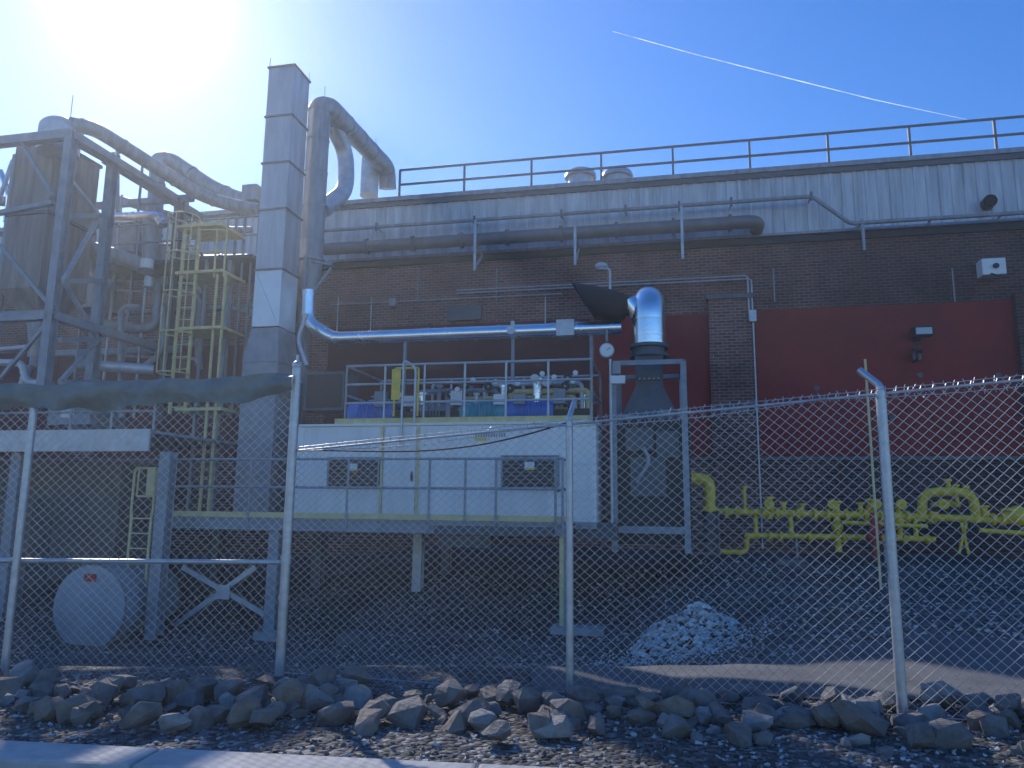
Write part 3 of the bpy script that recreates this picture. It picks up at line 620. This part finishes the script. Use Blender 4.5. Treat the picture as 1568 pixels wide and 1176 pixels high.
def seg(pts,r,m,bands=0,bend=.4):
    pr.lpipe("duct",m,pts,r,bend,18)
    if bands:
        for i in range(len(pts)-1):
            a=L(*pts[i]);b=L(*pts[i+1]); n=max(1,int((b-a).length/1.2))
            pr.band("duct_joint",m,a,b,r*1.12,[(k+.5)/n for k in range(n)],.05)
seg([(108,190,7.0),(145,197,6.8),(305,298,4.4),(350,313,4.2),(398,322,4.4)],.17,galvd,1)
seg([(233,400,3.4),(242,243,3.4),(262,245,3.2),(325,288,3.0),(365,305,3.0),(398,310,3.0)],.21,galvd,1)
seg([(165,334,4.5),(245,332,4.5),(250,345,4.5)],.14,shiny,1)
seg([(230,330,4.4),(230,415,4.4),(205,400,4.6),(120,375,5.4)],.19,galvd,1)
seg([(262,430,4.0),(241,432,4.0),(241,505,4.0),(160,498,4.6)],.14,galvd,1)
seg([(120,558,6.0),(235,566,5.0)],.13,galv,1)
seg([(0,308,4),(90,312,4),(120,290,4.5),(120,340,4.5)],.14,galvd,1)
seg([(280,310,3.4),(280,390,3.4),(300,400,3.4),(380,398,3.4)],.16,galvd,1)
seg([(300,352,3.6),(385,352,3.6)],.09,galv,1); seg([(165,300,3.2),(260,330,3.0)],.12,galvd)
seg([(0,555,6.6),(35,556,6.6),(40,585,6.6),(80,588,6.6)],.08,galv,1,.2); seg([(0,535,6),(60,530,6),(62,500,6)],.06,galv,0,.2)
seg([(305,405,3.4),(305,560,3.4)],.1,galvd,1); seg([(215,565,4.4),(250,540,4.4),(250,470,4.4)],.08,galvd,0)
seg([(185,640,5),(185,470,5),(215,470,5)],.07,paint,0); seg([(180,225,4.5),(180,330,4.5)],.05,paint)
seg([(105,330,5),(140,345,5),(140,420,5),(175,440,5)],.12,galvd,1,.25); seg([(0,610,6),(30,600,6),(45,560,6)],.09,galv,1,.2); seg([(0,262,5),(15,300,5),(10,340,5)],.08,shiny,0,.2)
seg([(350,405,3.4),(350,470,3.4),(390,480,3.4)],.1,galv,1,.25); seg([(160,610,4.4),(260,612,4.4)],.1,galvd,1); seg([(470,480,4.8),(455,520,4.8),(470,560,4.8)],.05,galv,0,.2)
pr.lbox("fan_box",paint,165,345,205,385,3.6,1); pr.lbox("filter_housing",galvd,370,282,392,305,3.6,.8); pr.lbox("filter_housing",paint,75,590,140,650,5.0,1.2)
pr.lbox("filter_housing",galvd,110,400,150,470,4.6,1.0); pr.lbox("duct_box",galvd,165,360,225,400,2.6,.8); pr.lbox("pipe_rack",paint,160,470,390,476,3.4,.2)
pr.vpipe("valve_body",whites,225,398,412,4.7,.16,16); pr.vpipe("valve_body",galv,228,425,440,4.6,.12,16); pr.vpipe("white_canister",whites,103,625,640,6.5,.13,16)
for u,v0,v1 in((352,320,640),(376,400,640),(260,340,620),(200,250,640),(128,300,600),(170,300,640),(215,410,640),(365,330,640)): pr.vpipe("small_riser",random.choice([galv,paint,galvd]),u,v0,v1,4.2,.035,8)
for v in(372,430,520,585,545,445): pr.lpipe("small_pipe",random.choice([galv,galvd]),[(180,v,4.0),(300,v+4,3.6),(310,v+20,3.6)],.04,.15,8)
pr.done()
yl=B("caged_ladder_tower"); d=5.4
xlad=L(284,480,d).x
zq0=L(284,633,d).z; zq1=L(290,340,d).z
yl.ladder("ladder",yelp,xlad,-d,zq0,zq1,.36)
for sg in(-1,1): yl.beam("ladder_stile",yelp,(xlad+sg*.2,-d,zq0),(xlad+sg*.2,-d,zq1),.06,.06)
z=zq0+.9
while z<=zq1+.01:
    yl.pipe("cage_hoop",yelp,[(xlad-.2,-d,z),(xlad-.36,-d-.3,z),(xlad-.2,-d-.62,z),(xlad+.2,-d-.62,z),(xlad+.36,-d-.3,z),(xlad+.2,-d,z)],.018,.15,6); z+=.95
for ox,oy in((-.3,-.45),(0,-.62),(.3,-.45)): yl.beam("cage_strip",yelp,(xlad+ox,-d+oy,zq0+.9),(xlad+ox,-d+oy,zq1),.03,.008)
xl2=L(330,560,d).x
for x in(xl2-.13,xl2+.09): yl.beam("ladder_stile",yelp,(x,-d,zd),(x,-d,L(330,420,d).z),.05)
for v in(350,420,505,628):
    a=L(272,v,d);b=L(343,v,d); yl.box("landing",yelp,(a.x,-d-.1,a.z-.03),(b.x,-d+.9,a.z+.04))
for u in(330,345): yl.vpipe("post",yelp,u,350,425,d,.025,8)
for v in(352,385): yl.lpipe("post",yelp,[(285,v,d),(345,v,d)],.022,0,8)
for u in(302,338): yl.vpipe("grey_post",paint,u,400,790,4.6,.05,8)
yl.done()
fd=B("concrete_foundation"); x0=L(-300,800,4).x; x1=L(232,800,4).x
fd.box("foundation_wall",concd,(x0,-5.2,-2.5),(x1,-3.2,zpl-.5)); fd.lbox("pier",concd,0,760,36,1030,6.8,.6); fd.done()
tk=B("drum_tank"); p=L(138,930,7.8); n=32; 
tk.pipe("shell",tankw,[(p.x,p.y,p.z),(p.x,p.y+1.6,p.z)],.78,0,n); tk.pipe("end_rim",galvd,[(p.x,p.y-.04,p.z),(p.x,p.y+.02,p.z)],.80,0,n); tk.pipe("head",tankw,[(p.x,p.y-.041,p.z),(p.x,p.y-.09,p.z),(p.x,p.y-.11,p.z)],[.78,.6,.2],0,n)
tk.box("red_label",redv,(p.x-.08,p.y-.135,p.z+.5),(p.x+.16,p.y-.10,p.z+.64))
for y in(.3,1.2): tk.box("saddle",concd,(p.x-.6,p.y+y,p.z-1.4),(p.x+.6,p.y+y+.25,p.z-.45))
tk.done()
# ------------------------------------------------------------ gas piping
gp=B("gas_pipe_manifold"); d=2.6
def gpipe(pts,r,bend=.15): gp.lpipe("pipe",gasy,pts,r,bend,14)
def fla(u,v,r,ax='x'):
    p=L(u,v,d); o=Vector((.035,0,0)) if ax=='x' else Vector((0,0,.035)); gp.pipe("flange",gasy,[p-o,p+o],r,0,16)
gpipe([(1096,783,d),(1400,791,d),(1620,800,d)],.08)
gpipe([(1140,820,d),(1300,822,d),(1432,826,d)],.065); gpipe([(1098,844,d),(1143,846,d),(1143,822,d),(1160,821,d)],.06)
gpipe([(1410,798,d),(1414,755,d),(1450,752,d),(1490,756,d),(1496,800,d)],.10,.3)
gpipe([(1425,775,d-.3),(1450,768,d-.3),(1470,775,d-.3)],.06)
gpipe([(1290,800,d+.3),(1420,806,d+.3)],.045); gpipe([(1500,812,d+.2),(1620,820,d+.2)],.05)
for u,v0,v1,r in((1140,745,785,.04),(1178,762,795,.07),(1157,783,822,.05),(1211,783,822,.055),(1200,770,786,.05),(1228,772,788,.05),(1282,768,845,.075),(1318,770,790,.05),(1333,765,790,.06),(1377,772,826,.06),(1402,790,826,.05),(1452,735,756,.05),(1465,743,770,.04),(1480,745,760,.04),(1545,780,800,.09),(1508,775,798,.06),(1430,785,800,.06)):
    x,a_,b_=gp.vpipe("riser",gasy,u,v0,v1,d,r,12); gp.pipe("flange",gasy,[(x,-d,a_-.03),(x,-d,a_+.02)],r*1.7,0,14); 
    if r>.055: gp.ell("valve_body",gasy,(x,-d,(a_+b_)/2),r*1.7,r*1.7,r*1.7)
for u in(1112,1128,1170,1190,1222,1248,1268,1296,1325,1350,1390,1425,1520,1535): fla(u,784+(u-1096)*.027,.14)
for u in(1180,1196,1240,1292,1345,1385,1420): fla(u,821.5+(u-1140)*.015,.11)
for u in(1176,1272,1338,1376,1440): 
    p=L(u,772,d-.0); gp.pipe("hand_wheel",gasy,[p+Vector((0,-.2,0)),p+Vector((0,-.23,0))],.11,0,16); gp.pipe("valve_stem",gasy,[p+Vector((0,-.23,0)),p],.02,0,8)
gp.lbeam("stand",gasy,(1480,800,d),(1468,848,d),.05); gp.lbeam("stand",gasy,(1472,800,d),(1483,848,d),.05)
gp.ell("regulator",gasy,tuple(L(1558,790,d)),.22,.16,.22); gp.vpipe("stand",galvd,1220,822,860,d,.03,8); gp.vpipe("stand",galvd,1355,826,862,d,.03,8)
gp.done()
yb=B("yellow_elbow_pipe"); yb.lpipe("elbow",gasy,[(1050,733,4.2),(1086,733,4.2),(1086,782,4.2)],.13,.45,18); yb.lpipe("flange",gasy,[(1086,779,4.2),(1086,783,4.2)],.19,0,18); yb.lpipe("flange",gasy,[(1056,733,4.2),(1060,733,4.2)],.17,0,18); yb.vpipe("lower_pipe",paintd,1086,783,850,4.2,.13); yb.done()
sb=B("steel_step_frame"); 
for v in(800,815,830,845): sb.lbox("step",paintd,1058,v,1100,v+4,4.4,.5)
for u in(1058,1100): sb.vpipe("stringer",paintd,u,782,852,4.4,.03,8)
sb.done()
hs=B("red_standpipe"); x,a_,b_=hs.vpipe("pipe",redv,1338,785,860,3.2,.05); hs.pipe("valve",redv,[(x-.14,-3.2,(a_+b_)/2),(x+.14,-3.2,(a_+b_)/2)],.08); hs.pipe("hand_wheel",redv,[(x,-3.4,(a_+b_)/2+.2),(x,-3.37,(a_+b_)/2+.2)],.12,0,16); hs.pipe("valve_stem",redv,[(x,-3.37,(a_+b_)/2+.2),(x,-3.2,(a_+b_)/2+.2)],.02); hs.done()
for (u,v,d_,s_) in((545,972,7.6,.3),(1215,858,3.2,.35)):
    cb=B("concrete_block"); p=L(u,v,d_); cb.box("concrete_block",concd,(p.x-s_,p.y-.2,p.z-.2),(p.x+s_*.6,p.y+.2,p.z+.03)); cb.bevel("concrete_block",.03); cb.done()
# ------------------------------------------------------------ chain link fence
fe=B("chain_link_fence",I4)
def meshpanel(P0,P1,zb0,zb1,zt0,zt1,pitch=.082,r=.0018):
    P0=Vector(P0);P1=Vector(P1);Ln=(P1-P0).length;H=max(zt0-zb0,zt1-zb1)
    def pt(s_,t,yo): 
        q=P0.lerp(P1,s_/Ln); k=t/H; a=zb0+(zb1-zb0)*s_/Ln; b=zt0+(zt1-zt0)*s_/Ln
        bulge=.02*noise.noise(Vector((s_*.7,t*.9,4)))
        return Vector((q.x,q.y+yo+bulge,a+(b-a)*k))
    c=-H
    while c<Ln:
        for sg in(0,1):
            t0=max(0,-c);t1=min(H,Ln-c)
            if t1-t0<.03: continue
            k=max(1,round((t1-t0)/.123)); yo=.003 if sg else -.003
            P=[pt(c+t0+(t1-t0)*i/k, (t0+(t1-t0)*i/k) if sg==0 else H-(t0+(t1-t0)*i/k),yo) for i in range(k+1)]
            for i in range(k): fe.beam("wire_mesh",wire,P[i],P[i+1],r*1.8,caps=False)
        c+=pitch
def fpost(x,y,zb,zt,r,cap=True):
    fe.pipe("post",post,[(x,y,zb-.3),(x,y,zt)],r,0,16)
    if cap: fe.ell("post_cap",post,(x,y,zt),r*1.15,r*1.15,r*1.1)
T=A(442,790,6.75); tz=A(455,560,6.75).z; gzT=gz(T.x,T.y)
fpost(T.x,T.y,gzT,tz,.042); fe.pipe("post",post,[(T.x,T.y,tz),(T.x,T.y,tz+.1)],.014)
LX=A(30,820,6.6); zl0=A(42,622,6.6).z; LW=Vector((LX.x-3.0,6.5,0))
fpost(LX.x,LX.y,gz(LX.x,LX.y),zl0,.032); fpost(LW.x,LW.y,gz(LW.x,LW.y),zl0,.032)
meshpanel((LW.x,LW.y,0),(T.x-.05,T.y,0),-.05,-.05,zl0-.06,A(450,585,6.75).z)
ztl=zl0-.05; fe.pipe("top_rail",post,[(LW.x,LW.y,ztl),(T.x,T.y,A(450,585,6.75).z)],.02,0,10)
zm=A(200,860,6.65).z; fe.pipe("mid_rail",post,[(LW.x,LW.y,zm),(T.x,T.y,zm)],.021,0,10)
P1=Vector((T.x+.05,T.y,0)); P2=A(1362,800,5.45); P2.z=0; D=(P2-P1)
zt1_=A(458,690,6.75).z; zt2_=A(1345,603,5.45).z
def onl(t): return P1+D*t, zt1_+(zt2_-zt1_)*t
E,zE=onl(1.6)
meshpanel(P1,E,gz(P1.x,P1.y)-.03,gz(E.x,E.y)-.03,zt1_,zE)
fe.pipe("top_rail",post,[(P1.x,P1.y,zt1_),(E.x,E.y,zE)],.010,0,10)
fe.pipe("tension_wire",wire,[(P1.x,P1.y-.02,gz(P1.x,P1.y)+.03),(E.x,E.y-.02,gz(E.x,E.y)+.03)],.004,0,6)
best=min(((abs((lambda q:q.x/q.y-A(872,820,1).x)(onl(t)[0])),t) for t in np.arange(.2,.9,.002)))[1]
for t,rr_ in((best,.03),(1,.036),(1.45,.03)):
    q,zt3=onl(t); fpost(q.x,q.y,gz(q.x,q.y),zt3+.02,rr_,False)
    fe.pipe("barb_arm",post,[(q.x,q.y,zt3),(q.x+.0,q.y+.0,zt3+.06),(q.x+(.05 if t<.9 else -.09),q.y+.12,zt3+.2)],rr_*.75,.04,10)
for (za,amp) in ((.03,.0),(.0,.05)):
    pts=[]; 
    for i in range(240):
        t=i/239*1.6; q,zt3=onl(t); sag=-amp*math.sin(math.pi*(t*2.2%1)); pts.append(Vector((q.x,q.y-.03,zt3+za+sag+random.uniform(-.003,.003))))
    fe.pipe("barbed_wire",wire,pts,.0032,0,5)
    for p in pts[::2]:
        a=Vector((random.uniform(-1,1),random.uniform(-.5,.5),1)).normalized()*.022; fe.beam("barbed_wire",wire,p-a,p+a,.004)
for i in range(95):  # knuckled tips of the mesh
    t=i/94*1.6; q,zt3=onl(t); fe.beam("wire_mesh",wire,(q.x-.008,q.y,zt3-.01),(q.x+.008,q.y,zt3+.035),.005)
for z in(tz-.15,zm,.3,1.0,.65): fe.pipe("tension_band",post,[(T.x,T.y,z-.015),(T.x,T.y,z+.015)],.05,0,16)
pts=[]; q3,z3=onl(best)
for i in range(30):
    t=i/29; p=Vector((T.x,T.y,zt1_+.0)).lerp(Vector((q3.x,q3.y,z3+.02)),t); p.z+=-.12*math.sin(math.pi*t)*(.5+t); pts.append(p)
fe.pipe("slack_cable",dark,pts,.007,0,6)
fe.done()
pl=B("slender_marker_pole",I4); p=A(1340,770,13.5); zt3=A(1328,550,13.5).z; pl.pipe("slender_marker_pole",yelp,[(p.x,p.y,gz(p.x,p.y)),(p.x-.01,p.y,zt3)],.022,0,10); pl.done()
# shade cloth folded over the top rail: a wide sagging sheet with soft folds
fb=B("shade_fabric",I4); n=260;m=14; V=[]
a=Vector((LW.x,LW.y-.04,ztl)); b=Vector((T.x,T.y-.04,A(450,588,6.75).z))
for i in range(n+1):
    t=i/n; p=a.lerp(b,t); N3=noise.noise
    hgt=.235+.05*N3(Vector((t*8,0,0)))+.03*N3(Vector((t*27,5,0)))-.10*max(0,(t-.93)/.07)
    top=.075+.03*N3(Vector((t*11,3,1)))+.015*N3(Vector((t*40,3,5)))
    for j in range(m+1):
        k=j/m
        fold=.035*math.sin(t*46+k*2.2+3*N3(Vector((t*6,k,0))))+N3(Vector((t*18,k*1.6,2)))*.05+N3(Vector((t*60,k*3,7)))*.02
        V.append((p.x,p.y-.055+fold*(.35+.65*k)-.03*math.sin(k*3.1),p.z+top-hgt*k+N3(Vector((t*14,k*1.5,9)))*.02))
Fc=[(i*(m+1)+j,(i+1)*(m+1)+j,(i+1)*(m+1)+j+1,i*(m+1)+j+1) for i in range(n) for j in range(m)]
fb.add("shade_fabric",fabric,V,Fc,True); fb.done()
# ------------------------------------------------------------ contrail
ct=bpy.data.materials.new("glowing_contrail"); ct.use_nodes=True; nt=ct.node_tree; nn=nt.nodes; bs=nn['Principled BSDF']; bs.inputs['Base Color'].default_value=(.9,.93,1,1); bs.inputs['Emission Color'].default_value=(.8,.9,1,1); bs.inputs['Emission Strength'].default_value=.65  # emission put in to stand for sunlight on the vapour
nz=nn.new('ShaderNodeTexNoise'); nz.inputs['Scale'].default_value=.006; tcn=nn.new('ShaderNodeTexCoord'); nt.links.new(tcn.outputs['Object'],nz.inputs['Vector']); mr=nn.new('ShaderNodeMapRange'); mr.inputs[1].default_value=.3; mr.inputs[2].default_value=.7; mr.inputs[3].default_value=.2; mr.inputs[4].default_value=.75
nt.links.new(nz.outputs['Fac'],mr.inputs[0]); nt.links.new(mr.outputs[0],bs.inputs['Alpha'])
c=B("contrail",I4); c.pipe("contrail",ct,[A(938,48,5000),A(1060,82,5000),A(1200,118,5000),A(1340,153,5000),A(1480,183,5000)],[1.8,3.2,3.4,2.8,1.2],0,8); c.done()
